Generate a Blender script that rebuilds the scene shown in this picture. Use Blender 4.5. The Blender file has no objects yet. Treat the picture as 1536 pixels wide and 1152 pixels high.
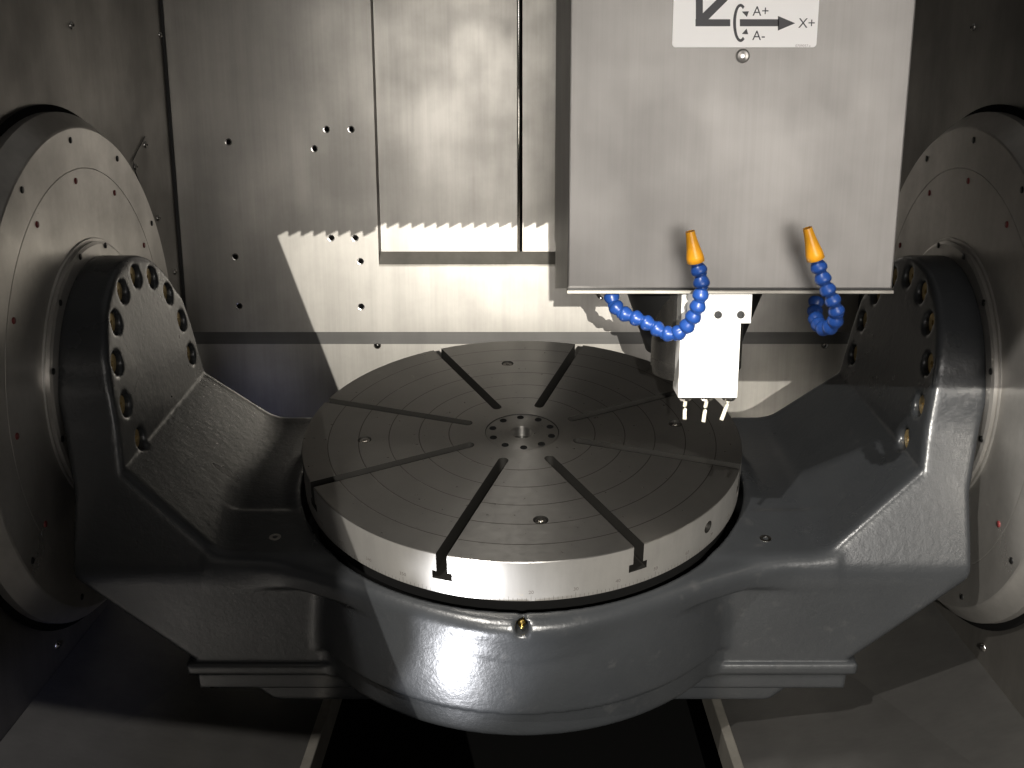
import bpy, bmesh, math, random
import numpy as np
from mathutils import Vector, Matrix
random.seed(7)
rad = math.radians
S = bpy.context.scene
COL = S.collection

# ------------------------------------------------------------------ camera, world, lights, exposure
# world origin = tilting axis (x) of the cradle; x right, y away from the operator, z up
CAM = Vector((0.0, -1.9324, 0.4523)); PITCH = rad(14.0); FPX = 1603.0; PX, PY = 783.0, 576.0
cd = bpy.data.cameras.new('camera'); cam = bpy.data.objects.new('camera', cd); COL.objects.link(cam)
cam.location = CAM; cam.rotation_euler = (math.pi/2 - PITCH, 0, 0)
cd.sensor_width = 36; cd.lens = FPX/1536*36; cd.shift_x = (768-PX)/1536; cd.clip_start = 0.02; cd.clip_end = 60
S.camera = cam

W = bpy.data.worlds.new('World'); S.world = W; W.use_nodes = True
bg = W.node_tree.nodes['Background']; bg.inputs[0].default_value = (1.0, 0.96, 0.90, 1); bg.inputs[1].default_value = 0.08

LAMP = Vector((-0.75, -1.95, 2.05))                       # work lamp high up, left of the operator
LAMPB = Vector((0.03, -3.8, 0.86))                       # low workshop lamp behind the operator, beam cut by an unseen mask
def light(name, typ, loc, energy, color, target=None, **k):
    l = bpy.data.lights.new(name, typ); l.energy = energy; l.color = color
    for a, b in k.items(): setattr(l, a, b)
    o = bpy.data.objects.new(name, l); COL.objects.link(o); o.location = loc
    if target is not None:
        o.rotation_euler = (Vector(target) - Vector(loc)).to_track_quat('-Z', 'Y').to_euler()
    return o
light('work_lamp', 'POINT', LAMP, 270, (1.0, 0.95, 0.88), shadow_soft_size=0.02)
light('shop_lamp', 'POINT', LAMPB, 740, (1.0, 0.955, 0.87), shadow_soft_size=0.0015)
light('side_lamp', 'AREA', (0.62, -2.4, 0.42), 2.9, (1.0, 0.95, 0.90), (0.32, -.3, 0.45), shape='RECTANGLE', size=1.3, size_y=0.9, spread=rad(46))
light('wall_fill', 'AREA', (-0.25, -2.3, 0.95), 1.05, (1.0, 0.955, 0.89), (-0.1, 0.69, 0.75), shape='RECTANGLE', size=0.9, size_y=0.7, spread=rad(46))  # added fill light, brightens the bay and back wall
light('chute_fill_spot', 'SPOT', (-0.45, -2.1, -0.1), 45, (0.55, 0.6, 1.0), (-0.80, -.42, -0.56), spot_size=rad(13), spot_blend=.5, shadow_soft_size=.05)  # added bluish fill spot, tints the left chute only
light('boss_glint_fill', 'SPOT', (-0.66, -1.27, -1.18), 120, (0.94, 0.95, 1.0), (-0.09, -.41, -0.35), spot_size=rad(13), spot_blend=.7, shadow_soft_size=.03)  # added low spot, makes only the highlight on the cradle boss

S.view_settings.view_transform = 'Standard'; S.view_settings.look = 'None'
S.view_settings.exposure = 0.25; S.view_settings.gamma = 1
S.render.engine = 'CYCLES'

# ------------------------------------------------------------------ helpers
_c, _s = math.cos(PITCH), math.sin(PITCH)
FW, UP, RT = Vector((0, _c, -_s)), Vector((0, _s, _c)), Vector((1, 0, 0))
def at(u, v, ax, val):                                     # point on the plane axis=val that the photo shows at (u, v)
    d = RT*(u-PX) + UP*(PY-v) + FW*FPX
    return CAM + d*((val-CAM[ax])/d[ax])

def newmesh(name, verts, faces, smooth=False):
    m = bpy.data.meshes.new(name); m.from_pydata([tuple(v) for v in verts], [], [tuple(f) for f in faces]); m.update()
    if smooth: m.polygons.foreach_set('use_smooth', [True]*len(m.polygons))
    return m
def obj(name, mesh, mat=None, parent=None, loc=None, rot=None):
    o = bpy.data.objects.new(name, mesh); COL.objects.link(o)
    if mat is not None and not mesh.materials: mesh.materials.append(mat)
    if parent is not None: o.parent = parent
    if loc is not None: o.location = loc
    if rot is not None: o.rotation_euler = rot
    return o
def thing(name, label, cat, loc=(0, 0, 0), rot=(0, 0, 0), group=None):
    o = bpy.data.objects.new(name, None); COL.objects.link(o); o.location = loc; o.rotation_euler = rot
    o.empty_display_size = 0.05
    return tag(o, label, cat, group)
def tag(o, label=None, cat=None, group=None, kind=None):
    for k, v in (('label', label), ('category', cat), ('group', group), ('kind', kind)):
        if v: o[k] = v
    return o
def struct(o): o['kind'] = 'structure'; return o

def box_mesh(name, x0, x1, y0, y1, z0, z1, bev=0.0, seg=2):
    bm = bmesh.new(); bmesh.ops.create_cube(bm, size=1)
    for v in bm.verts:
        v.co = Vector((x0+(v.co.x+.5)*(x1-x0), y0+(v.co.y+.5)*(y1-y0), z0+(v.co.z+.5)*(z1-z0)))
    if bev: bmesh.ops.bevel(bm, geom=bm.edges[:], offset=bev, segments=seg, affect='EDGES', profile=.5)
    m = bpy.data.meshes.new(name); bm.to_mesh(m); bm.free(); return m
def prism_mesh(name, pts, lo, hi, axis=1, bev=0.0):
    """polygon pts in the plane normal to axis, extruded lo..hi"""
    def P(a, b, t): return ((t, a, b), (a, t, b), (a, b, t))[axis]
    bm = bmesh.new()
    A = [bm.verts.new(P(a, b, lo)) for a, b in pts]; B = [bm.verts.new(P(a, b, hi)) for a, b in pts]
    n = len(pts); bm.faces.new(A); bm.faces.new(B[::-1])
    for i in range(n): bm.faces.new((A[i], B[i], B[(i+1) % n], A[(i+1) % n]))
    bmesh.ops.recalc_face_normals(bm, faces=bm.faces[:])
    if bev: bmesh.ops.bevel(bm, geom=bm.edges[:], offset=bev, segments=2, affect='EDGES', profile=.5)
    m = bpy.data.meshes.new(name); bm.to_mesh(m); bm.free(); return m
def lathe_mesh(name, prof, n=48, axis='Z', smooth=True, sharp=None, closed=True):
    """prof: list of (r, h); revolves about axis. Repeat a point for a sharp edge."""
    V, F = [], []
    for r, h in prof:
        for i in range(n):
            a = 2*math.pi*i/n; c, s = r*math.cos(a), r*math.sin(a)
            V.append({'Z': (c, s, h), 'X': (h, c, s), 'Y': (c, h, s)}[axis])
    k = len(prof)
    for j in range(k-1):
        if prof[j] == prof[j+1]: continue
        for i in range(n):
            F.append((j*n+i, j*n+(i+1) % n, (j+1)*n+(i+1) % n, (j+1)*n+i))
    bm = bmesh.new(); vs = [bm.verts.new(v) for v in V]
    for f in F:
        try: bm.faces.new([vs[i] for i in f])
        except ValueError: pass
    bmesh.ops.remove_doubles(bm, verts=[v for v, (r, h) in zip(vs, [p for p in prof for _ in range(n)]) if r < 1e-6], dist=1e-6)
    bmesh.ops.recalc_face_normals(bm, faces=bm.faces[:])
    m = bpy.data.meshes.new(name); bm.to_mesh(m); bm.free()
    if smooth: m.polygons.foreach_set('use_smooth', [True]*len(m.polygons))
    return m
def edgy(pts):                                            # duplicate inner points: every corner sharp
    o = [pts[0]]
    for p in pts[1:-1]: o += [p, p]
    return o+[pts[-1]]
def tube_mesh(name, pts, r, n=10):
    pts = [Vector(p) for p in pts]; V, F = [], []
    up = Vector((0, 0, 1))
    for i, p in enumerate(pts):
        t = (pts[min(i+1, len(pts)-1)]-pts[max(i-1, 0)]).normalized()
        a = t.cross(up if abs(t.z) < .95 else Vector((0, 1, 0))).normalized(); b = t.cross(a)
        for k in range(n):
            th = 2*math.pi*k/n; V.append(p+(a*math.cos(th)+b*math.sin(th))*(r[i] if isinstance(r, (list, tuple)) else r))
    for i in range(len(pts)-1):
        for k in range(n): F.append((i*n+k, i*n+(k+1) % n, (i+1)*n+(k+1) % n, (i+1)*n+k))
    F.append(tuple(range(n))[::-1]); F.append(tuple(range((len(pts)-1)*n, len(pts)*n)))
    m = newmesh(name, V, F, True); return m
def text_mesh(s, size, extr=0.0002, align='CENTER'):
    c = bpy.data.curves.new('t', 'FONT'); c.body = s; c.size = size; c.align_x = align; c.align_y = 'CENTER'; c.extrude = extr
    o = bpy.data.objects.new('t', c); COL.objects.link(o); bpy.context.view_layer.update()
    m = bpy.data.meshes.new_from_object(o.evaluated_get(bpy.context.evaluated_depsgraph_get()))
    bpy.data.objects.remove(o); bpy.data.curves.remove(c); return m
def boolean(o, cutters):
    for c in cutters:
        m = o.modifiers.new('b', 'BOOLEAN'); m.operation = 'DIFFERENCE'; m.object = c; m.solver = 'EXACT'
    bpy.context.view_layer.update()
    me = bpy.data.meshes.new_from_object(o.evaluated_get(bpy.context.evaluated_depsgraph_get()))
    o.modifiers.clear(); o.data = me
    for c in cutters: bpy.data.objects.remove(c)
def bevel_mod(o, w=0.002, seg=2, ang=35):
    m = o.modifiers.new('bevel', 'BEVEL'); m.width = w; m.segments = seg; m.limit_method = 'ANGLE'; m.angle_limit = rad(ang); return o
def auto_smooth(mesh, ang=35):
    mesh.polygons.foreach_set('use_smooth', [True]*len(mesh.polygons))
    mesh.set_sharp_from_angle(angle=rad(ang))

# ------------------------------------------------------------------ materials
def mat(name): 
    m = bpy.data.materials.new(name); m.use_nodes = True; nt = m.node_tree
    return m, nt, nt.nodes['Principled BSDF']
def N(nt, t, **k):
    n = nt.nodes.new(t)
    for a, b in k.items():
        if a in n.inputs.keys() if hasattr(n.inputs, 'keys') else False: n.inputs[a].default_value = b
        else: setattr(n, a, b)
    return n
def coords(nt, scale=(1, 1, 1), kind='Object'):
    tc = nt.nodes.new('ShaderNodeTexCoord'); mp = nt.nodes.new('ShaderNodeMapping'); mp.inputs['Scale'].default_value = scale
    nt.links.new(tc.outputs[kind], mp.inputs['Vector']); return mp.outputs['Vector']
def noise(nt, vec, scale, detail=4, rough=.55):
    n = nt.nodes.new('ShaderNodeTexNoise'); n.inputs['Scale'].default_value = scale
    n.inputs['Detail'].default_value = detail; n.inputs['Roughness'].default_value = rough
    nt.links.new(vec, n.inputs['Vector']); return n.outputs['Fac']
def ramp(nt, fac, stops):
    r = nt.nodes.new('ShaderNodeValToRGB'); e = r.color_ramp.elements
    while len(e) < len(stops): e.new(0.5)
    for el, (p, c) in zip(e, stops):
        el.position = p; el.color = (c, c, c, 1) if not hasattr(c, '__len__') else (*c, 1)
    nt.links.new(fac, r.inputs['Fac']); return r.outputs['Color']
def mixc(nt, a, b, fac, mode='MIX'):
    m = nt.nodes.new('ShaderNodeMix'); m.data_type = 'RGBA'; m.blend_type = mode
    for sock, v in ((m.inputs['A'], a), (m.inputs['B'], b)):
        if hasattr(v, 'links'): nt.links.new(v, sock)
        else: sock.default_value = (*v, 1)
    if hasattr(fac, 'links'): nt.links.new(fac, m.inputs['Factor'])
    else: m.inputs['Factor'].default_value = fac
    return m.outputs['Result']
def bump(nt, b, h, strength=.2, dist=.001):
    n = nt.nodes.new('ShaderNodeBump'); n.inputs['Strength'].default_value = strength; n.inputs['Distance'].default_value = dist
    nt.links.new(h, n.inputs['Height']); nt.links.new(n.outputs['Normal'], b.inputs['Normal']); return n

def steel(name, col, rough=(.3, .45), metallic=1.0, brush=(160, 160, 3), smudge=5, bs=.12, stain=.25):
    m, nt, b = mat(name); v = coords(nt, brush); f = noise(nt, v, 1.0, 6, .7)
    v2 = coords(nt); g = noise(nt, v2, smudge, 5, .6)
    v3 = coords(nt, (7, 7, .8)); g2 = noise(nt, v3, 2.2, 4, .6)
    c = mixc(nt, tuple(x*.86 for x in col), tuple(min(1, x*1.1) for x in col), f)
    c = mixc(nt, c, ramp(nt, g, [(.3, 1-stain), (.65, 1.0)]), 1.0, 'MULTIPLY')
    c = mixc(nt, c, ramp(nt, g2, [(.3, 1-stain*.8), (.7, 1.0)]), 1.0, 'MULTIPLY')
    nt.links.new(c, b.inputs['Base Color']); b.inputs['Metallic'].default_value = metallic
    r = ramp(nt, g, [(.3, rough[1]), (.7, rough[0])]); nt.links.new(r, b.inputs['Roughness'])
    bump(nt, b, f, bs, .0006); return m
def plain(name, col, rough=.5, metallic=0.0, var=.15, scale=40, bs=.0):
    m, nt, b = mat(name); f = noise(nt, coords(nt), scale, 4)
    c = mixc(nt, tuple(x*(1-var) for x in col), tuple(min(1, x*(1+var)) for x in col), f)
    nt.links.new(c, b.inputs['Base Color']); b.inputs['Roughness'].default_value = rough; b.inputs['Metallic'].default_value = metallic
    if bs: bump(nt, b, f, bs, .001)
    return m

WALL = (.46, .43, .385)
M_wall = steel('brushed_steel_sheet', (.50, .478, .44), (.37, .46), .85)
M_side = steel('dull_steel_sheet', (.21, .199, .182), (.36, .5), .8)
M_head = steel('head_cover_sheet', (.30, .288, .273), (.5, .58), .65, stain=.1, bs=.06)
M_flange = steel('turned_steel_flange', (.54, .52, .49), (.26, .4), .78, (60, 60, 60), 7, .05, .2)
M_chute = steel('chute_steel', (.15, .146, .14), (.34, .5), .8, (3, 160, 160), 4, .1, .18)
M_pol = steel('polished_steel', (.62, .6, .57), (.16, .26), 1.0, (200, 200, 200), 8, .02, .1)
M_edge = steel('bare_edge_steel', (.36, .34, .30), (.4, .5), .7, (40, 40, 40), 9, .1, .3)
M_dark = plain('black_oxide', (.02, .02, .02), .4, .6)
M_black = plain('pit_black', (.0025, .0025, .0025), .9); M_black.node_tree.nodes['Principled BSDF'].inputs['Specular IOR Level'].default_value = .1
M_blue = plain('blue_plastic', (.014, .058, .25), .32, 0, .08, 30)
M_orange = plain('orange_plastic', (.95, .42, .02), .35, 0, .06, 30)
M_white = plain('white_block', (.86, .85, .82), .4, 0, .03, 20)
M_label = plain('label_white', (.90, .885, .87), .45, 0, .01, 10)
M_ink = plain('ink', (.015, .013, .018), .5, 0, .0, 10)
M_ink2 = plain('faint_ink', (.42, .38, .38), .5, 0, .0, 10)
M_engrave = plain('engraving', (.14, .13, .12), .5, .4, .2, 60)
M_red = plain('red_brown_plug', (.16, .03, .03), .45, .2, .2, 60)
M_bolt = plain('oiled_bolt', (.42, .31, .14), .4, .5, .35, 90)
M_brass = plain('brass', (.62, .45, .14), .28, 1.0, .1, 60)
M_rubber = plain('seal_rubber', (.02, .02, .02), .7)
M_tubew = plain('cream_tube', (.75, .72, .6), .4)

# cast paint: grey gloss with orange peel and worn patches
M_cast, nt, b = mat('grey_machine_paint')
v = coords(nt); f1 = noise(nt, v, 70, 4, .6); f2 = noise(nt, v, 6, 4); f3 = noise(nt, v, 220, 2)
c = mixc(nt, (.019, .0205, .0225), (.029, .031, .0335), f2)
c = mixc(nt, c, (.05, .05, .05), ramp(nt, noise(nt, v, 26, 6, .7), [(.60, 0), (.72, .5)]))
nt.links.new(c, b.inputs['Base Color'])
nt.links.new(ramp(nt, f2, [(.3, .25), (.7, .35)]), b.inputs['Roughness'])
b.inputs['Specular IOR Level'].default_value = .55
h = mixc(nt, f1, f3, .25); h = mixc(nt, h, noise(nt, v, 14, 3), .45)
bump(nt, b, h, .2, .006)

# table top: ground steel, fine turning marks and engraved circles
M_table, nt, b = mat('ground_table_steel')
v = coords(nt); sx = nt.nodes.new('ShaderNodeSeparateXYZ'); nt.links.new(v, sx.inputs[0])
cx = nt.nodes.new('ShaderNodeCombineXYZ'); nt.links.new(sx.outputs['X'], cx.inputs['X']); nt.links.new(sx.outputs['Y'], cx.inputs['Y'])
ln = nt.nodes.new('ShaderNodeVectorMath'); ln.operation = 'LENGTH'; nt.links.new(cx.outputs[0], ln.inputs[0])
def math_(op, a, bb, cc=None):
    n = nt.nodes.new('ShaderNodeMath'); n.operation = op
    for i, q in enumerate((a, bb, cc)):
        if q is None: continue
        if hasattr(q, 'links'): nt.links.new(q, n.inputs[i])
        else: n.inputs[i].default_value = q
    return n.outputs[0]
R_ = ln.outputs['Value']
k = math_('DIVIDE', math_('SUBTRACT', R_, .1345), .0548); fr = math_('ABSOLUTE', math_('SUBTRACT', math_('FRACT', math_('ADD', k, .5), 0), .5), 0)
groove = math_('LESS_THAN', fr, .016); groove = math_('MULTIPLY', groove, math_('GREATER_THAN', R_, .12)); groove = math_('MULTIPLY', groove, math_('LESS_THAN', R_, .37))
topm = math_('GREATER_THAN', sx.outputs['Z'], -.001)
groove = math_('MULTIPLY', groove, topm)
rc = nt.nodes.new('ShaderNodeCombineXYZ'); nt.links.new(math_('MULTIPLY', R_, 900.0), rc.inputs['X']); nt.links.new(math_('MULTIPLY', sx.outputs['Z'], 500.0), rc.inputs['Y'])
tm = noise(nt, rc.outputs[0], 1.0, 3); g = noise(nt, v, 9, 5, .6); g3 = noise(nt, v, 60, 5, .7)
c = mixc(nt, (.37, .358, .34), (.48, .467, .445), tm)
c = mixc(nt, c, ramp(nt, g, [(.3, .85), (.7, 1.0)]), 1.0, 'MULTIPLY')
c = mixc(nt, c, (.10, .09, .08), math_('MULTIPLY', groove, .85))
nt.links.new(c, b.inputs['Base Color']); b.inputs['Metallic'].default_value = .97
nt.links.new(ramp(nt, g3, [(.3, .32), (.7, .27)]), b.inputs['Roughness'])
hh = math_('SUBTRACT', math_('MULTIPLY', tm, .04), math_('MULTIPLY', groove, 1.0))
bump(nt, b, hh, .5, .0008)
tg = nt.nodes.new('ShaderNodeTangent'); tg.direction_type = 'RADIAL'; tg.axis = 'Z'
nt.links.new(tg.outputs[0], b.inputs['Tangent']); b.inputs['Anisotropic'].default_value = .75; b.inputs['Anisotropic Rotation'].default_value = .25
nt = M_flange.node_tree; b = nt.nodes['Principled BSDF']
tg = nt.nodes.new('ShaderNodeTangent'); tg.direction_type = 'RADIAL'; tg.axis = 'X'
nt.links.new(tg.outputs[0], b.inputs['Tangent']); b.inputs['Anisotropic'].default_value = .6; b.inputs['Anisotropic Rotation'].default_value = .25


M_slot = steel('shaded_slot_steel', (.016, .015, .013), (.5, .6), .3, (60, 60, 60), 9, .1, .3)  # oily milled steel, blackened further: shade inside the slots is in the colour
M_nose = steel('ground_spindle_steel', (.5, .48, .45), (.2, .28), .97, (60, 60, 4), 9, .05, .12)
M_rim = steel('turned_rim_steel', (.47, .455, .43), (.30, .42), .7, (60, 60, 8), 9, .06, .18)
# ------------------------------------------------------------------ setting: enclosure
XW, YB = .84, .69
# back wall: upper sheet with a sunk bay, screw holes; lower sheet set back
zl = at(400, 498, 1, YB).z
bay_l, bay_b = at(562, 200, 1, YB).x, at(567, 397, 1, YB).z
wall_back = struct(obj('wall_back', prism_mesh('wall_back', [(-XW, zl), (XW, zl), (XW, 1.3), (.46, 1.3), (.46, bay_b), (bay_l, bay_b), (bay_l, 1.3), (-XW, 1.3)], YB, YB+.024), M_wall))
dB = .024
bay = obj('bay_sheet', prism_mesh('bay_sheet', [(bay_l-.02, bay_b+.05), (.0, bay_b+.05), (.0, 1.3), (bay_l-.02, 1.3)], YB+dB, YB+dB+.006), M_wall, wall_back)
xs = at(780, 200, 1, YB+dB).x
bay.data = prism_mesh('bay_sheet', [(bay_l-.02, bay_b-.01), (xs-.004, bay_b-.01), (xs-.004, 1.3), (bay_l-.02, 1.3)], YB+dB, YB+dB+.006); bay.data.materials.append(M_wall)
obj('bay_sheet', prism_mesh('bay_sheet', [(xs+.006, bay_b-.01), (.47, bay_b-.01), (.47, 1.3), (xs+.006, 1.3)], YB+dB-.004, YB+dB+.002), M_wall, wall_back)
obj('seam_bead', lathe_mesh('seam_bead', [(0, bay_b-.002), (.004, bay_b-.002), (.004, 1.3), (0, 1.3)], 12), M_pol, wall_back, (xs-.003, YB+dB-.003, 0))
obj('bay_backing', box_mesh('bay_backing', bay_l-.03, .48, YB+dB+.012, YB+dB+.016, bay_b-.03, 1.3), M_black, wall_back)
# bay sides and sloped sill
obj('bay_side', newmesh('bay_side', [(bay_l, YB+.001, bay_b), (bay_l, YB+.001, 1.3), (bay_l+.002, YB+dB, 1.3), (bay_l+.004, YB+dB, bay_b+.02)], [(0, 1, 2, 3)]), M_side, wall_back)
obj('bay_sill', newmesh('bay_sill', [(bay_l, YB-.0005, bay_b+.001), (.46, YB-.0005, bay_b+.001), (.46, YB+dB-.0045, bay_b+.030), (bay_l, YB+dB-.0045, bay_b+.030)], [(0, 1, 2, 3)]), M_edge, wall_back)
obj('sill_edge', box_mesh('sill_edge', bay_l, .46, YB-.002, YB+.002, bay_b-.004, bay_b+.0008), M_edge, wall_back)
hole_m = lathe_mesh('screw_hole', edgy([(.0062, -.0012), (.0085, -.0016), (.0085, 0.001)])+[(.0062, .001)], 20, 'Y')
hole_i = lathe_mesh('socket', [(.0, -.0009), (.0064, -.0009), (.0064, .001)], 16, 'Y')
for (u, v_) in [(490, 194), (527, 194), (472, 223), (343, 213), (353, 385), (359, 459), (497, 357), (533, 357), (541, 392), (542, 460)]:
    p = at(u, v_, 1, YB); h_ = obj('sheet_screw', hole_m, M_pol, wall_back, p); obj('socket', hole_i, M_black, h_)
YL = YB+.05
wall_low = struct(obj('wall_back_lower', box_mesh('wall_back_lower', -XW, XW, YL, YL+.01, -.75, zl+.03), M_wall))
dome = lathe_mesh('dome_screw', [(.0, -.006), (.004, -.0055), (.0075, -.003), (.0095, 0), (.0095, .002)], 20, 'Y')
dome_dot = lathe_mesh('socket', [(.0, -.0068), (.003, -.0064), (.0034, -.004)], 8, 'Y')
def screw(parent, p, rotz=0, sc=1.0):
    o = obj('dome_screw', dome, M_pol, parent, p, (0, 0, rotz)); o.scale = (sc,)*3
    obj('socket', dome_dot, M_dark, o); return o
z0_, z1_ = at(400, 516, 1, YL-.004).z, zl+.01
obj('shadow_strip', box_mesh('shadow_strip', -XW+.001, XW-.001, YL-.004, YL-.0005, z0_, z1_), M_chute, wall_low)  # dark strip added to fill out the shadow below the upper sheet
screw(wall_low, at(566, 518, 1, YL)); screw(wall_low, at(1237, 518, 1, YL))
# side walls with a round opening for the flange
def side_wall(sgn, name, scr):
    n = 96; RH = .468; V = []; F = []
    ys, zs = (-.75, YB), (-.56, 1.3)
    for i in range(n):
        a = 2*math.pi*i/n; c, s = math.cos(a), math.sin(a)
        t = min(((ys[1] if c > 0 else ys[0])/c) if abs(c) > 1e-6 else 9e9, ((zs[1] if s > 0 else zs[0])/s) if abs(s) > 1e-6 else 9e9)
        V += [(sgn*XW, RH*c, RH*s), (sgn*XW, c*t, s*t), (sgn*(XW+.06), RH*c, RH*s)]
    corners = [(ys[1], zs[1]), (ys[0], zs[1]), (ys[0], zs[0]), (ys[1], zs[0])]
    for i in range(n):
        j = (i+1) % n; F += [(3*i, 3*i+1, 3*j+1, 3*j), (3*i, 3*j, 3*j+2, 3*i+2)]
        P, Q = V[3*i+1], V[3*j+1]
        for cy_, cz_ in corners:
            a0, a1, ac = (math.atan2(q[2], q[1]) % (2*math.pi) for q in (P, Q, (0, cy_, cz_)))
            if a1 < a0: a1 += 2*math.pi
            if a0 < ac < a1 and (abs(P[1]-cy_) > 1e-6 or abs(P[2]-cz_) > 1e-6):
                V.append((sgn*XW, cy_, cz_)); F.append((3*i+1, len(V)-1, 3*j+1))
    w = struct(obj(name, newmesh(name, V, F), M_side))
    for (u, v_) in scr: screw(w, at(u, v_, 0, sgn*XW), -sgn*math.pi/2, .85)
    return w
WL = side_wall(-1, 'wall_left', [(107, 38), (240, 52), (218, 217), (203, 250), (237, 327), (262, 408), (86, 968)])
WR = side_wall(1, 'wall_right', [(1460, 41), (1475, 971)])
for s_, w_ in ((-1, WL), (1, WR)):
    obj('corner_seal', box_mesh('corner_seal', s_*XW-(.006 if s_ > 0 else -.0), s_*XW+(.0 if s_ > 0 else .006), YB-.006, YB-.001, zl, 1.3), M_rubber, w_)
obj('cable', tube_mesh('cable', [at(*q, 0, -XW+.002) for q in ((217, 205), (212, 215), (205, 228), (199, 241), (203, 258), (210, 276))], .0012, 6), M_dark, WL)
# chip chutes and pit
ZC, XS, ZS = -.505, .372, -.64
for s_, nm in ((-1, 'chute_left'), (1, 'chute_right')):
    me = newmesh(nm, [(s_*XW, -.75, ZC-.035), (s_*XW, YL, ZC+.02), (s_*XS, YL, ZS), (s_*XS, -.75, ZS)], [(0, 1, 2, 3)])
    ch = struct(obj(nm, me, M_chute)); sm = ch.modifiers.new('t', 'SOLIDIFY'); sm.thickness = .006; sm.offset = -1
    obj('edge_strip', box_mesh('edge_strip', s_*XS-.009, s_*XS+.009, -.75, YL-.01, ZS-.05, ZS+.012, .002), M_edge, ch)
struct(obj('pit_floor', box_mesh('pit_floor', -.9, .9, -.9, .9, -1.12, -1.1), M_black))
struct(obj('pit_wall', box_mesh('pit_wall', -.9, .9, YL+.012, YL+.02, -1.1, -.6), M_black))

# two unseen sheets added to block the lamps; their outlines shape the shade inside
YR = -1.0
def shade(pw, yy, lamp): s_ = (yy-lamp.y)/(pw.y-lamp.y); return lamp+(pw-lamp)*s_
zr = shade(Vector((.3, -.35, .198)), YR, LAMP).z
struct(obj('work_lamp_blocker', prism_mesh('work_lamp_blocker', [(-1.3, .58), (-.465, .58), (-.52, zr), (1.3, zr), (1.3, 2.4), (-1.3, 2.4)], YR-.004, YR+.004), M_side))  # unseen sheet, keeps the work lamp off the head cover and left arm
YD = -2.4
pts = []
for u0, u1, vv, yy in ((415, 553, 347, YB), (562, 810, 335, YB+dB)):
    u = u0
    while u < u1:
        pts += [shade(at(u, vv+7, 1, yy), YD, LAMPB), shade(at(min(u+18, 822), vv-2, 1, yy), YD, LAMPB)]; u += 18.6
a_ = shade(at(415, 347, 1, YB), YD, LAMPB); b_ = shade(at(473, 497, 1, YB), YD, LAMPB); sl = (b_.x-a_.x)/(b_.z-a_.z)
def ex(z): return a_.x+(z-a_.z)*sl
edge = [(p.x, p.z) for p in pts]; zt = edge[-1][1]
struct(obj('shop_lamp_mask', prism_mesh('shop_lamp_mask', [(-2.0, -1.1), (ex(-1.1), -1.1)]+edge+[(edge[-1][0]+.001, .596), (.160, .592), (.162, .532), (2.0, .528), (2.0, zt+.25), (-2.0, zt+.25)], YD-.004, YD+.004), M_side))  # unseen mask, cut so the shop lamp leaves the wanted lit outline

# ------------------------------------------------------------------ trunnion flanges (circular covers in the side walls)
fl_prof = [(0.0, .783), (.24, .783)]
def flange(sgn, label):
    t = thing('trunnion_flange', label, 'flange', (sgn*.783, 0, 0), group='round flanges in the side walls')
    k = sgn
    def L(nm, prof, m, par=t, n=128): return obj(nm, lathe_mesh(nm, [(r, k*h) for r, h in prof], n, 'X'), m, par)
    ring = L('outer_ring', edgy([(.3655, .02), (.3655, .0004), (.3662, 0), (.434, 0), (.437, .002), (.462, .032), (.462, .06)]), M_flange)
    disc = L('inner_disc', edgy([(.2, .02), (.236, -.0), (.3642, 0), (.365, .0005), (.365, .02)]), M_flange)
    hub = L('hub_collar', edgy([(0.0, -.012), (.229, -.012), (.2345, -.009), (.2345, .004)]), M_flange)
    lip = L('hub_lip', edgy([(.2345, -.003), (.240, -.003), (.2415, -.001), (.2415, .004)]), M_flange)
    L('gap_shade', edgy([(.455, .045), (.475, .05)]), M_black)  # black ring stands in for the shade in the gap round the flange
    cs = lathe_mesh('cap_screw', [(0, -.0015*k), (.0052, -.0015*k), (.0058, 0)], 12, 'X'); cw = lathe_mesh('counterbore', [(.0056, -.0006*k), (.0078, -.0006*k), (.008, .001*k)], 14, 'X')
    for rr, prt, off, mm in ((.4155, ring, 4.5, M_dark), (.3455, disc, 4.5, M_red), (.228, lip, 18, M_dark)):
        for i in range(12):
            a = rad(off+30*i); p = (0 if rr > .3 else -.0125*k, rr*math.cos(a), rr*math.sin(a))
            o = obj('cap_screw', cs.copy() if mm is M_red and i == 0 else cs, None, prt, p)
            o.data = cs_m(mm, cs, k); 
            if rr > .3: obj('counterbore', cw, M_pol, o, (0, 0, 0)) if False else None
    return t
_csc = {}
def cs_m(mm, cs, k):
    key = (mm.name, k)
    if key not in _csc:
        m2 = cs.copy(); m2.materials.clear(); m2.materials.append(mm); _csc[key] = m2
    return _csc[key]
flange(-1, 'round steel flange behind the cradle arm on the wall with a thin cable')
flange(1, 'round steel flange behind the cradle arm beside the head cover, partly hidden by it')

# ------------------------------------------------------------------ tilting cradle (one casting), modelled as a distance field
TAU = rad(13.12); YC, ZCc = .064, .098                     # cradle frame: origin at table centre
TILT = Matrix.Rotation(TAU, 4, 'X') @ Matrix.Translation((0, -YC, -ZCc))
def place(o): o.matrix_world = TILT
cradle = thing('tilting_cradle', 'grey painted cast cradle with bolt-ringed arms carrying the round table', 'machine cradle')
cradle.matrix_world = TILT

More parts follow.
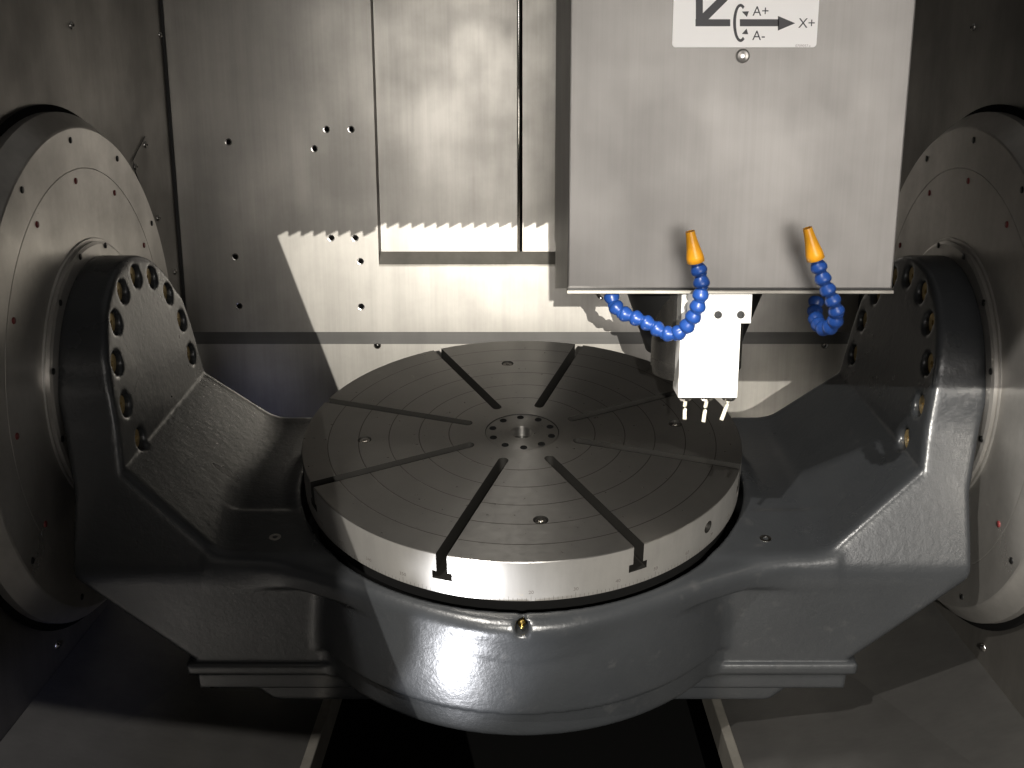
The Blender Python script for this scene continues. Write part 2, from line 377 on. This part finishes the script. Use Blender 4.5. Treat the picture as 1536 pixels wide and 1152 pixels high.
def smin(a, b, k):
    h = np.clip(.5+.5*(b-a)/k, 0, 1); return b+(a-b)*h-k*h*(1-h)
def smax(a, b, k): return -smin(-a, -b, k)
def cradle_sdf(X, Y, Z):
    ax = np.abs(X); rxy = np.sqrt(X*X+Y*Y); q = .012
    # arms
    d_in = (.673+.15*(Z-ZCc)-ax)*.989
    d_out = ax-np.clip(.714+.21*(Z+.15), .69, .775)
    f1 = (-.149-.58*(.125-Z)-Y)/1.156; front = smax(f1, -.285-Y, .012); back = Y-.272
    circ = np.sqrt((Y-YC)**2+(Z-ZCc)**2)-.209
    tomb = smin(circ, smax(np.maximum(front, back), Z-.16, .02), .03)
    arm = smax(smax(d_in, d_out, .006), tomb, .011)
    # wings: slope, floor, front and back
    sb = np.clip((Y+.25)/.5, 0, 1)
    slope = (Z-(ax-.648)*.78-.03+.045*sb)*.788
    sf = np.clip((Y+.10)/.34, 0, 1); sf = sf*sf*(3-2*sf)
    top = smin(slope, (Z+.085+.03*sf)*.98, .016)
    wing = smax(smax(top, np.maximum(front, back), .014), np.maximum(ax-.745, -.318-Z), .006)
    body = np.minimum(arm, wing)
    nx, nz = .150, -.140*1.0
    bevel = ((ax-.714)*.145-(Z+.150)*.146)/.2058
    body = smax(body, bevel, .01)
    yy = np.maximum(-.294-Y, Y-.285)
    fl1 = smax(np.maximum(ax-.582, yy), np.maximum(Z+.296, -.320-Z), .003)
    fl2 = smax(np.maximum(ax-.567, yy+.006), np.maximum(Z+.31, -.356-Z), .003)
    foot = smax(np.maximum((ax*.69+(-Z)*.72-.69*.485-.72*.352), -.275-Y), np.maximum(np.maximum(Z+.33, -.396-Z), Y-.27), .008)
    body = np.minimum(np.minimum(body, fl1), np.minimum(fl2, foot))
    # round boss under the table
    cone = (rxy-.454-(Z+.272)*.55)*.876
    zz = np.clip(-.084-Z, 0, .2); rb = .428+.022*(1-(1-zz/.2)**2)
    boss = smax(smax((rxy-rb)*.97, Z+.084, .024), -.262-Z, .006)
    boss = np.minimum(boss, smax(rxy-.441, np.maximum(Z+.2, -.318-Z), .012))
    yb = -.442+.0835*(1-np.cos(np.pi*np.minimum(ax, .5)/.5))
    slope_y = np.clip(.262-.5*np.abs(ax-.25), .05, .3)*2
    bd = (yb-Y)/np.sqrt(1+slope_y**2)
    band = smax(smax(bd, Z+.0865, .026), np.maximum(np.maximum(-.132-Z-.03*np.clip(1-ax/.2, 0, 1), ax-.52), Y+.14), .005)
    boss = smin(boss, band, .005)
    body = smin(body, boss, .015)
    low = np.maximum(rxy-.39, np.maximum(Z+.3, -.318-Z))
    body = smin(body, low, .02)
    # table pit
    body = smax(body, -np.maximum(rxy-.409, -.19-Z), .005)
    return body
RING = [(.173, rad(-17+24*i)) for i in range(10)]
def build_field(fn, lo, hi, h):
    n = [int(math.ceil((b-a)/h))+1 for a, b in zip(lo, hi)]
    ax_ = [np.float32(a)+np.arange(k, dtype=np.float32)*np.float32(h) for a, k in zip(lo, n)]
    X, Y, Z = ax_[0][:, None, None], ax_[1][None, :, None], ax_[2][None, None, :]
    F = np.ascontiguousarray(np.broadcast_to(fn(X, Y, Z), n)).astype(np.float32)
    # bolt holes through the arm faces
    for r, a in RING:
        cy_, cz_ = YC+r*math.cos(a), ZCc+r*math.sin(a); xi = .673+.15*(cz_-ZCc)
        j0, j1 = [int((cy_+d-lo[1])/h) for d in (-.03, .03)]; k0, k1 = [int((cz_+d-lo[2])/h) for d in (-.03, .03)]
        sub = F[:, j0:j1, k0:k1]; ax2 = np.abs(X); c_ = np.sqrt((Y[:, j0:j1]-cy_)**2+(Z[:, :, k0:k1]-cz_)**2)-.0195
        F[:, j0:j1, k0:k1] = smax(sub, -np.maximum(c_, np.maximum(ax2-xi-.028, .55-ax2)), .004)
    cy_, cz_ = 0, -.0985                                     # grease nipple pocket in the rim
    i0, i1 = [int((d-lo[0])/h) for d in (-.03, .03)]
    sub = F[i0:i1, :, :]
    F[i0:i1] = smax(sub, -np.maximum(np.sqrt(X[i0:i1]**2+(Z-cz_)**2)-.0105, Y+.412), .003)
    return F, n
def surface_nets(F, lo, h):
    ins = F < 0; nx, ny, nz = F.shape
    cs = np.zeros((nx-1, ny-1, nz-1), np.uint8)
    for dx in (0, 1):
        for dy in (0, 1):
            for dz in (0, 1): cs += ins[dx:nx-1+dx, dy:ny-1+dy, dz:nz-1+dz]
    I, J, K = np.nonzero((cs > 0) & (cs < 8)); idx = np.full(cs.shape, -1, np.int32); idx[I, J, K] = np.arange(len(I))
    cor = [(a, b, c) for a in (0, 1) for b in (0, 1) for c in (0, 1)]
    val = {c: F[I+c[0], J+c[1], K+c[2]] for c in cor}
    acc = np.zeros((len(I), 3)); cnt = np.zeros(len(I))
    for a in cor:
        for d in range(3):
            if a[d]: continue
            b = list(a); b[d] = 1; b = tuple(b); fa, fb = val[a], val[b]; m = (fa < 0) != (fb < 0)
            t = np.where(m, fa/np.where(m, fa-fb, 1), 0); p = np.tile(np.array(a, float), (len(I), 1)); p[:, d] = t
            acc += p*m[:, None]; cnt += m
    V = (acc/cnt[:, None]+np.stack([I, J, K], 1))*h+np.array(lo)
    Q = []
    for d in range(3):
        e, f = (d+1) % 3, (d+2) % 3
        sl0 = [slice(None)]*3; sl1 = [slice(None)]*3; sl0[d] = slice(0, -1); sl1[d] = slice(1, None)
        for s_ in (sl0, sl1): s_[e] = slice(1, -1); s_[f] = slice(1, -1)
        A, B = ins[tuple(sl0)], ins[tuple(sl1)]
        P = np.nonzero(A != B); fl = A[P]
        base = [None]*3; base[d] = P[d]; base[e] = P[e]+1; base[f] = P[f]+1
        def cell(de, df):
            c_ = [base[0], base[1], base[2]]; c_[e] = base[e]+de; c_[f] = base[f]+df; return idx[c_[0], c_[1], c_[2]]
        q = np.stack([cell(-1, -1), cell(0, -1), cell(0, 0), cell(-1, 0)], 1)
        q[~fl] = q[~fl][:, ::-1]; Q.append(q)
    return V, np.concatenate(Q)
LO, HI, HH = (-.79, -.475, -.43), (.79, .31, .34), .0045
Fd, nn = build_field(cradle_sdf, LO, HI, HH)
V, Q = surface_nets(Fd, LO, HH); del Fd
me = bpy.data.meshes.new('casting'); me.vertices.add(len(V)); me.vertices.foreach_set('co', V.astype(np.float32).ravel())
me.loops.add(len(Q)*4); me.loops.foreach_set('vertex_index', Q.astype(np.int32).ravel())
me.polygons.add(len(Q)); me.polygons.foreach_set('loop_start', np.arange(len(Q), dtype=np.int32)*4)
me.polygons.foreach_set('loop_total', np.full(len(Q), 4, np.int32)); me.update(calc_edges=True); me.validate()
me.polygons.foreach_set('use_smooth', np.ones(len(me.polygons), bool))
casting = obj('casting', me, M_cast, cradle)
bolt_m = lathe_mesh('bolt', edgy([(0, .004), (.005, .004), (.0055, 0), (.0175, 0), (.0185, .001), (.0185, .02)]), 20, 'X')
bolt_r = lathe_mesh('bolt', [(r, -h) for r, h in edgy([(0, .004), (.005, .004), (.0055, 0), (.0175, 0), (.0185, .001), (.0185, .02)])], 20, 'X')
for s_, bmh in ((1, bolt_m), (-1, bolt_r)):
    for r, a in RING:
        cy_, cz_ = YC+r*math.cos(a), ZCc+r*math.sin(a); xi = .673+.15*(cz_-ZCc)
        obj('bolt', bmh, M_bolt, cradle, (s_*(xi+.009), cy_, cz_))
plug = lathe_mesh('floor_plug', edgy([(0, .0008), (.004, .0008), (.0045, .003), (.010, .003), (.011, -.002)]), 24)
for px_, py_ in ((-.4195, -.218), (.413, -.222)): obj('floor_plug', plug, M_pol, cradle, (px_, py_, -.0845))
nip = lathe_mesh('grease_nipple', [(0, -.012), (.003, -.011), (.0035, -.007), (.0025, -.005), (.006, -.003), (.006, .004)], 16, 'Y')
obj('grease_nipple', nip, M_brass, cradle, (0, -.421, -.0985))

# ------------------------------------------------------------------ rotary table
table = thing('rotary_table', 'round steel rotary table with eight radial slots and graduated rim', 'rotary table')
table.matrix_world = TILT
RT_ = .4; H = .0745
top = obj('table_disc', lathe_mesh('table_disc', edgy([(0, 0), (RT_-.0012, 0), (RT_, -.0012), (RT_, -H+.0015), (RT_-.0015, -H), (0, -H)]), 256), M_table, table)
cut = []
SL = [27+45*i for i in range(8)]
def cutter(me, loc=(0, 0, 0), rot=(0, 0, 0)): o = obj('c', me, None, None, loc, rot); cut.append(o)
stad = [(.45, -.0092), (.45, .0092)]+[(.107+.0092*math.cos(rad(a)), .0092*math.sin(rad(a))) for a in range(90, 271, 15)]
for d in SL:
    cutter(prism_mesh('c', stad, -.0401, .0113, 2), rot=(0, 0, rad(d)))
    cutter(box_mesh('c', .1131, .4607, -.0165, .0165, -.047, -.0327), rot=(0, 0, rad(d)))
for d in (6, 96, 186, 276):
    a = rad(d); cutter(prism_mesh('c', [(.0125*math.cos(rad(t)), .0125*math.sin(rad(t))) for t in range(0, 360, 15)], -.012, .0137, 2), (.288*math.cos(a), .288*math.sin(a), 0))
cutter(prism_mesh('c', [(.0682*math.cos(rad(t)), .0682*math.sin(rad(t))) for t in range(0, 360, 5)], -.0203, .0123, 2))
pa = rad(-40); cutter(prism_mesh('c', [(.011*math.cos(rad(t)), .011*math.sin(rad(t))) for t in range(0, 360, 15)], -.02, .02, 0), (.4*math.cos(pa), .4*math.sin(pa), -.034), (0, 0, pa))
top.parent = None
boolean(top, cut)
top.parent = table; top.matrix_parent_inverse = Matrix()
bm_ = bmesh.new(); bm_.from_mesh(top.data); bad = [v_ for v_ in bm_.verts if v_.co.z > .0002]; print('stray', len(bad)); bmesh.ops.delete(bm_, geom=bad, context='VERTS'); bm_.to_mesh(top.data); bm_.free()
auto_smooth(top.data, 30)
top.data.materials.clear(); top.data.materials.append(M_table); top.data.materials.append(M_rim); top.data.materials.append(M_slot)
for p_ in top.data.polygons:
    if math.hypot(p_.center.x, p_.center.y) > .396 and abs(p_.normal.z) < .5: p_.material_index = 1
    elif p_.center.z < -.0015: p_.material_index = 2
hub = obj('centre_hub', lathe_mesh('centre_hub', edgy([(.0205, -.05), (.0205, -.0025), (.0222, -.0012), (.0662, -.0012), (.0674, -.0025), (.0674, -.019), (.0205, -.05)]), 96), M_table, table)
obj('bore_insert', lathe_mesh('bore_insert', edgy([(0, -.03), (.0203, -.03)]), 24), M_pol, table)
hb = lathe_mesh('hub_screw', edgy([(0, .0003), (.0056, .0003), (.0062, .0009), (.0068, -.0004)]), 14)
for i in range(10): a = rad(18+36*i+3); obj('hub_screw', hb, M_black, hub, (.056*math.cos(a), .056*math.sin(a), -.0011))
ls = lathe_mesh('levelling_screw', edgy([(0, -.006), (.004, -.006), (.004, -.002), (.0095, -.002), (.0105, -.0035), (.0105, -.012)]), 24)
for d in (6, 96, 186, 276): a = rad(d); obj('levelling_screw', ls, M_pol, table, (.288*math.cos(a), .288*math.sin(a), 0))
obj('rim_plug', lathe_mesh('rim_plug', edgy([(0, -.003), (.005, -.003), (.005, 0), (.0095, 0), (.0105, -.002), (.0105, -.01)]), 24, 'X'), M_pol, table, (.394*math.cos(pa), .394*math.sin(pa), -.034), (0, 0, pa))
obj('table_base', lathe_mesh('table_base', edgy([(.36, -H+.001), (.36, -.1), (.385, -.105), (.385, -.186), (0, -.186)]), 128), M_dark, table)
# graduations
V_, F_ = [], []
for i in range(-80, 110):
    a = rad(-108+i); L_ = .010 if i % 10 == 0 else (.008 if i % 5 == 0 else .0055); w = .00035
    r_ = RT_+.0002; t_ = Vector((-math.sin(a), math.cos(a), 0)); c_ = Vector((math.cos(a), math.sin(a), 0))*r_
    b0 = len(V_); V_ += [c_-t_*w+Vector((0, 0, -.0725)), c_+t_*w+Vector((0, 0, -.0725)), c_+t_*w+Vector((0, 0, -.0725+L_)), c_-t_*w+Vector((0, 0, -.0725+L_))]; F_.append((b0, b0+1, b0+2, b0+3))
tag(obj('graduation_marks', newmesh('graduation_marks', V_, F_), M_engrave, table), kind='stuff')
for i in range(-70, 101, 10):
    a = rad(-108+i); m_ = text_mesh(str(i % 360), .0085, .0001)
    o = obj('numeral', m_, M_engrave, table); r_ = RT_+.0003
    o.matrix_local = Matrix.Translation((r_*math.cos(a), r_*math.sin(a), -.0565)) @ Matrix.Rotation(a+math.pi/2, 4, 'Z') @ Matrix.Rotation(math.pi/2, 4, 'X')

# ------------------------------------------------------------------ spindle head
YH = -.35
xl, xr = at(851, 435, 1, YH).x, at(1338, 438, 1, YH).x; zb = at(1090, 434, 1, YH).z
head = thing('spindle_head', 'large brushed steel spindle head cover with axis label hanging over the table', 'spindle head', ((xl+xr)/2, YH, zb))
O = Vector(head.location)
def hobj(nm, me, m, par=None):
    o = obj(nm, me, m, par or head); 
    if par is None: o.location = -O
    return o
cover = hobj('cover', box_mesh('cover', xl, xr, YH, .30, zb, 1.2), M_head); bevel_mod(cover, .003, 3)
lip = hobj('bottom_lip', box_mesh('bottom_lip', xl-.001, xr+.001, YH-.006, YH+.012, zb-.006, zb-.0005, .0008), M_edge)
hobj('lower_seam', box_mesh('lower_seam', xl+.001, xr-.001, YH-.0015, YH+.01, zb-.0005, zb+.0012), M_dark)
hobj('side_skirt', prism_mesh('side_skirt', [(YH+.003, zb+.001), (.30, zb-.10), (.30, zb+.02), (YH+.003, zb+.02)], xl+.002, xl+.006, 0), M_head)
# label
def fp(u, v_, off=0): p = at(u, v_, 1, YH); p.y = YH-off; return p
L0, L1 = fp(1008, 71), fp(1224, 73)
def rrect(x0, x1, z0, z1, r, n=6):
    o = []
    for cx_, cz_, a0 in ((x1-r, z0+r, -90), (x1-r, z1-r, 0), (x0+r, z1-r, 90), (x0+r, z0+r, 180)):
        for i in range(n+1): a = rad(a0+90*i/n); o.append((cx_+r*math.cos(a), cz_+r*math.sin(a)))
    return o
lab = hobj('axis_label', prism_mesh('axis_label', rrect(L0.x, L1.x, L0.z, L0.z+.235, .005), YH-.0012, YH-.0002), M_label)
def flat(nm, uv, m=M_ink, off=.0016):
    P = [fp(*q) for q in uv]
    return obj(nm, prism_mesh(nm, [(p.x, p.z) for p in P], YH-off, YH-.0011), m, lab)
flat('arrow_shaft', [(1043, 39.5), (1095, 39.5), (1095, 29), (1043, 29)])
flat('arrow_shaft', [(1109.5, 39.5), (1168, 39.5), (1168, 29), (1109.5, 29)])
flat('arrow_head', [(1166.5, 46), (1166.5, 24), (1192.5, 35)])
flat('vertical_arrow', [(1043.5, 29), (1054, 29), (1054, -110), (1043.5, -110)])
flat('vertical_arrow_head', [(1037, -110), (1060, -110), (1048.5, -136)])
flat('diagonal_arrow', [(1054, 29), (1062.5, 29), (1150, -58), (1142, -66), (1054, 20)])
flat('diagonal_arrow_head', [(1136, -56), (1152, -72), (1166, -80), (1158, -52)])
def arc_strip(c, rx, rz, a0, a1, w):
    o, i_ = [], []
    n = 20
    for k_ in range(n+1):
        a = rad(a0+(a1-a0)*k_/n); o.append((c[0]+(rx+w)*math.cos(a), c[1]-(rz+w)*math.sin(a))); i_.append((c[0]+(rx-w)*math.cos(a), c[1]-(rz-w)*math.sin(a)))
    return o+i_[::-1]
flat('turn_arc', arc_strip((1110.5, 34.5), 9, 26.5, 58, 302, 2.2))
flat('turn_arrow_head', [(1112.5, 17.5), (1123, 17), (1120, 25.5)])
flat('turn_arrow_head', [(1112.5, 51), (1122, 51.5), (1119.5, 43)])
for s_, u, v_, sz, m_ in (('A+', 1141, 17.5, .0185, M_ink), ('A-', 1138, 54, .0185, M_ink), ('X+', 1210, 35.5, .0185, M_ink), ('Z+', 1074, -120, .0185, M_ink), ('Y+', 1182, -66, .0185, M_ink)):
    p = fp(u, v_, .0014); o = obj('lettering', text_mesh(s_, sz, .0001), m_, lab, p, (math.pi/2, 0, 0))
p = fp(1204, 69, .0014); obj('small_print', text_mesh('0709057.a', .0052, .0001), M_ink2, lab, p, (math.pi/2, 0, 0))
sc_ = hobj('cover_screw', lathe_mesh('cover_screw', [(r*1.35, h_) for r, h_ in edgy([(0, -.0005), (.0022, -.0005), (.0026, -.002), (.0055, -.003), (.0072, -.0015), (.0072, .001)])], 24, 'Y'), M_flange); sc_.location = fp(1114, 84)-O
# spindle nose
sp = at(1046, 480, 1, -.20)
def spin(nm, prof, m): o = hobj(nm, lathe_mesh(nm, edgy(prof), 96), m); o.location = Vector((sp.x, sp.y, 0))-O; return o
z1, z2, z3 = at(1046, 548, 1, -.27).z, at(1046, 562, 1, -.27).z, at(1046, 574, 1, -.27).z
spin('spindle_collar', [(0, zb+.03), (.115, zb+.03), (.115, zb-.03), (.09, zb-.10), (.0775, z1-.0), (0, z1)], M_dark).location.y += .05
spin('spindle_nose', [(.0, zb+.02), (.0805, zb+.02), (.0805, zb-.004), (.0745, zb-.006), (.0745, z1), (.0735, z1-.0005), (.0735, z1-.001), (.0745, z1-.0015), (.0745, z2), (.072, z2-.001), (.0715, z3), (.064, z3-.003), (0, z3-.003)], M_nose)
tb = tube_mesh('stub_pipe', [at(893, 436, 1, -.2), at(900, 446, 1, -.21), at(902.5, 448, 1, -.213)], .0028, 8); hobj('stub_pipe', tb, M_pol)

# white nozzle block bolted under the head
YN = -.305
def np_(u, v_, y=YN): return at(u, v_, 1, y)
p0, p1 = np_(1017, 597), np_(1108, 440)
blk = thing('nozzle_block', 'white coolant block with three bent tubes bolted under the head cover', 'coolant block', ((p0.x+p1.x)/2, YN+.03, p0.z))
O2 = Vector(blk.location)
def bobj(nm, me, m, par=None):
    o = obj(nm, me, m, par or blk)
    if par is None: o.location = -O2
    return o
b_ = bobj('block', box_mesh('block', p0.x, np_(1106, 597).x, YN, YN+.06, p0.z, zb), M_white); bevel_mod(b_, .0015, 2)
pl_ = bobj('mount_plate', box_mesh('mount_plate', np_(1029, 470).x, np_(1126, 470).x, YN-.006, YN+.05, np_(1100, 484).z, zb), M_white); bevel_mod(pl_, .001, 2)
ss = lathe_mesh('socket_screw', edgy([(0, -.001), (.003, -.001), (.003, -.004), (.0055, -.004), (.006, -.003), (.006, .002)]), 20, 'Y')
for u in (1077, 1111): o = bobj('socket_screw', ss, M_dark); o.location = np_(u, 472, YN-.006)-O2
nut_m = lathe_mesh('nut', edgy([(0, 0), (.0112, 0), (.0112, -.006), (.0085, -.010), (0, -.010)]), 6, smooth=False)
for u, uu, vv in ((1028, 1027, 629), (1060, 1055, 633), (1093, 1082, 630)):
    y_ = YN+.022; pz = at(u, 597, 1, y_); pz.z = p0.z
    o = bobj('nut', nut_m, M_pol); o.location = pz-O2+Vector((0, 0, .0005)); o.rotation_euler = (0, 0, .2*u)
    e_ = at(uu, vv, 1, y_-.012); s0 = pz+Vector((0, 0, -.008)); mid = Vector((s0.x+(e_.x-s0.x)*.3, s0.y, (s0.z+e_.z)/2))
    bobj('bent_tube', tube_mesh('bent_tube', [(s0*(1-t)**2+mid*2*t*(1-t)+e_*t*t) for t in [i/8 for i in range(9)]], .0032, 10), M_tubew)

# ------------------------------------------------------------------ segmented coolant hoses
seg_prof = [(.0062, 0), (.0075, .0005), (.0098, .002), (.0108, .005), (.0106, .008), (.0090, .0125), (.0074, .0155), (.0070, .0165), (.0078, .018), (.0082, .020), (.0074, .0225), (0, .024)]
seg_me = lathe_mesh('hose_segment', [(r*1.12, h_) for r, h_ in seg_prof], 24); seg_me.materials.append(M_blue)
tip_me = lathe_mesh('nozzle_tip', [(.0, .0), (.0105, 0), (.0128, .0015), (.0125, .010), (.0098, .024), (.0074, .040), (.0066, .050), (.0066, .050), (.0048, .050), (.0046, .044), (0, .044)], 28); tip_me.materials.append(M_orange)
def hose(label, path, tip_end, pitch=.0185):
    pts = [at(u, v_, 1, y) for u, v_, y in path]
    C = []
    for i in range(len(pts)-1):
        p0_, p1_, p2_, p3_ = pts[max(i-1, 0)], pts[i], pts[i+1], pts[min(i+2, len(pts)-1)]
        for k_ in range(24):
            t = k_/24; C.append(.5*((2*p1_)+(p2_-p0_)*t+(2*p0_-5*p1_+4*p2_-p3_)*t*t+(3*p1_-p0_-3*p2_+p3_)*t**3))
    C.append(pts[-1])
    d = [0]
    for a, b2 in zip(C, C[1:]): d.append(d[-1]+(b2-a).length)
    n = max(2, round(d[-1]/pitch)); st = d[-1]/n
    def pos(s_):
        j = min(max(int(np.searchsorted(d, s_))-1, 0), len(C)-2); f = (s_-d[j])/max(1e-9, d[j+1]-d[j]); return C[j].lerp(C[j+1], min(max(f, 0), 1))
    t = thing('coolant_hose', label, 'coolant hose', pts[0], group='segmented coolant hoses'); base = pts[0]
    for i in range(n):
        a, b2 = pos(i*st), pos((i+1)*st); o = obj('hose_segment', seg_me, None, t, a-base); dr = (b2-a)
        o.rotation_euler = dr.to_track_quat('Z', 'Y').to_euler()
    e_ = at(*tip_end[:2], 1, tip_end[2]); o = obj('nozzle_tip', tip_me, None, t, pts[-1]-base); o.rotation_euler = (e_-pts[-1]).to_track_quat('Z', 'Y').to_euler()
    o.scale.z = (e_-pts[-1]).length/.05
hose('blue segmented coolant hose sweeping across the spindle nose to an orange tip',
     [(916, 440, -.31), (924, 464, -.325), (946, 474, -.335), (974, 486, -.35), (1001, 502, -.365), (1022, 498, -.375), (1040, 476, -.39), (1049, 452, -.40), (1053, 428, -.405), (1050, 408, -.405), (1044, 394, -.405)], (1035, 347, -.41))
hose('blue segmented coolant hose in a tight loop near the head cover corner, orange tip',
     [(1225, 447, -.30), (1222, 472, -.32), (1232, 492, -.36), (1248, 490, -.385), (1256, 470, -.40), (1248, 448, -.405), (1238, 428, -.408), (1231, 408, -.408), (1224, 390, -.408)], (1211, 342, -.412))
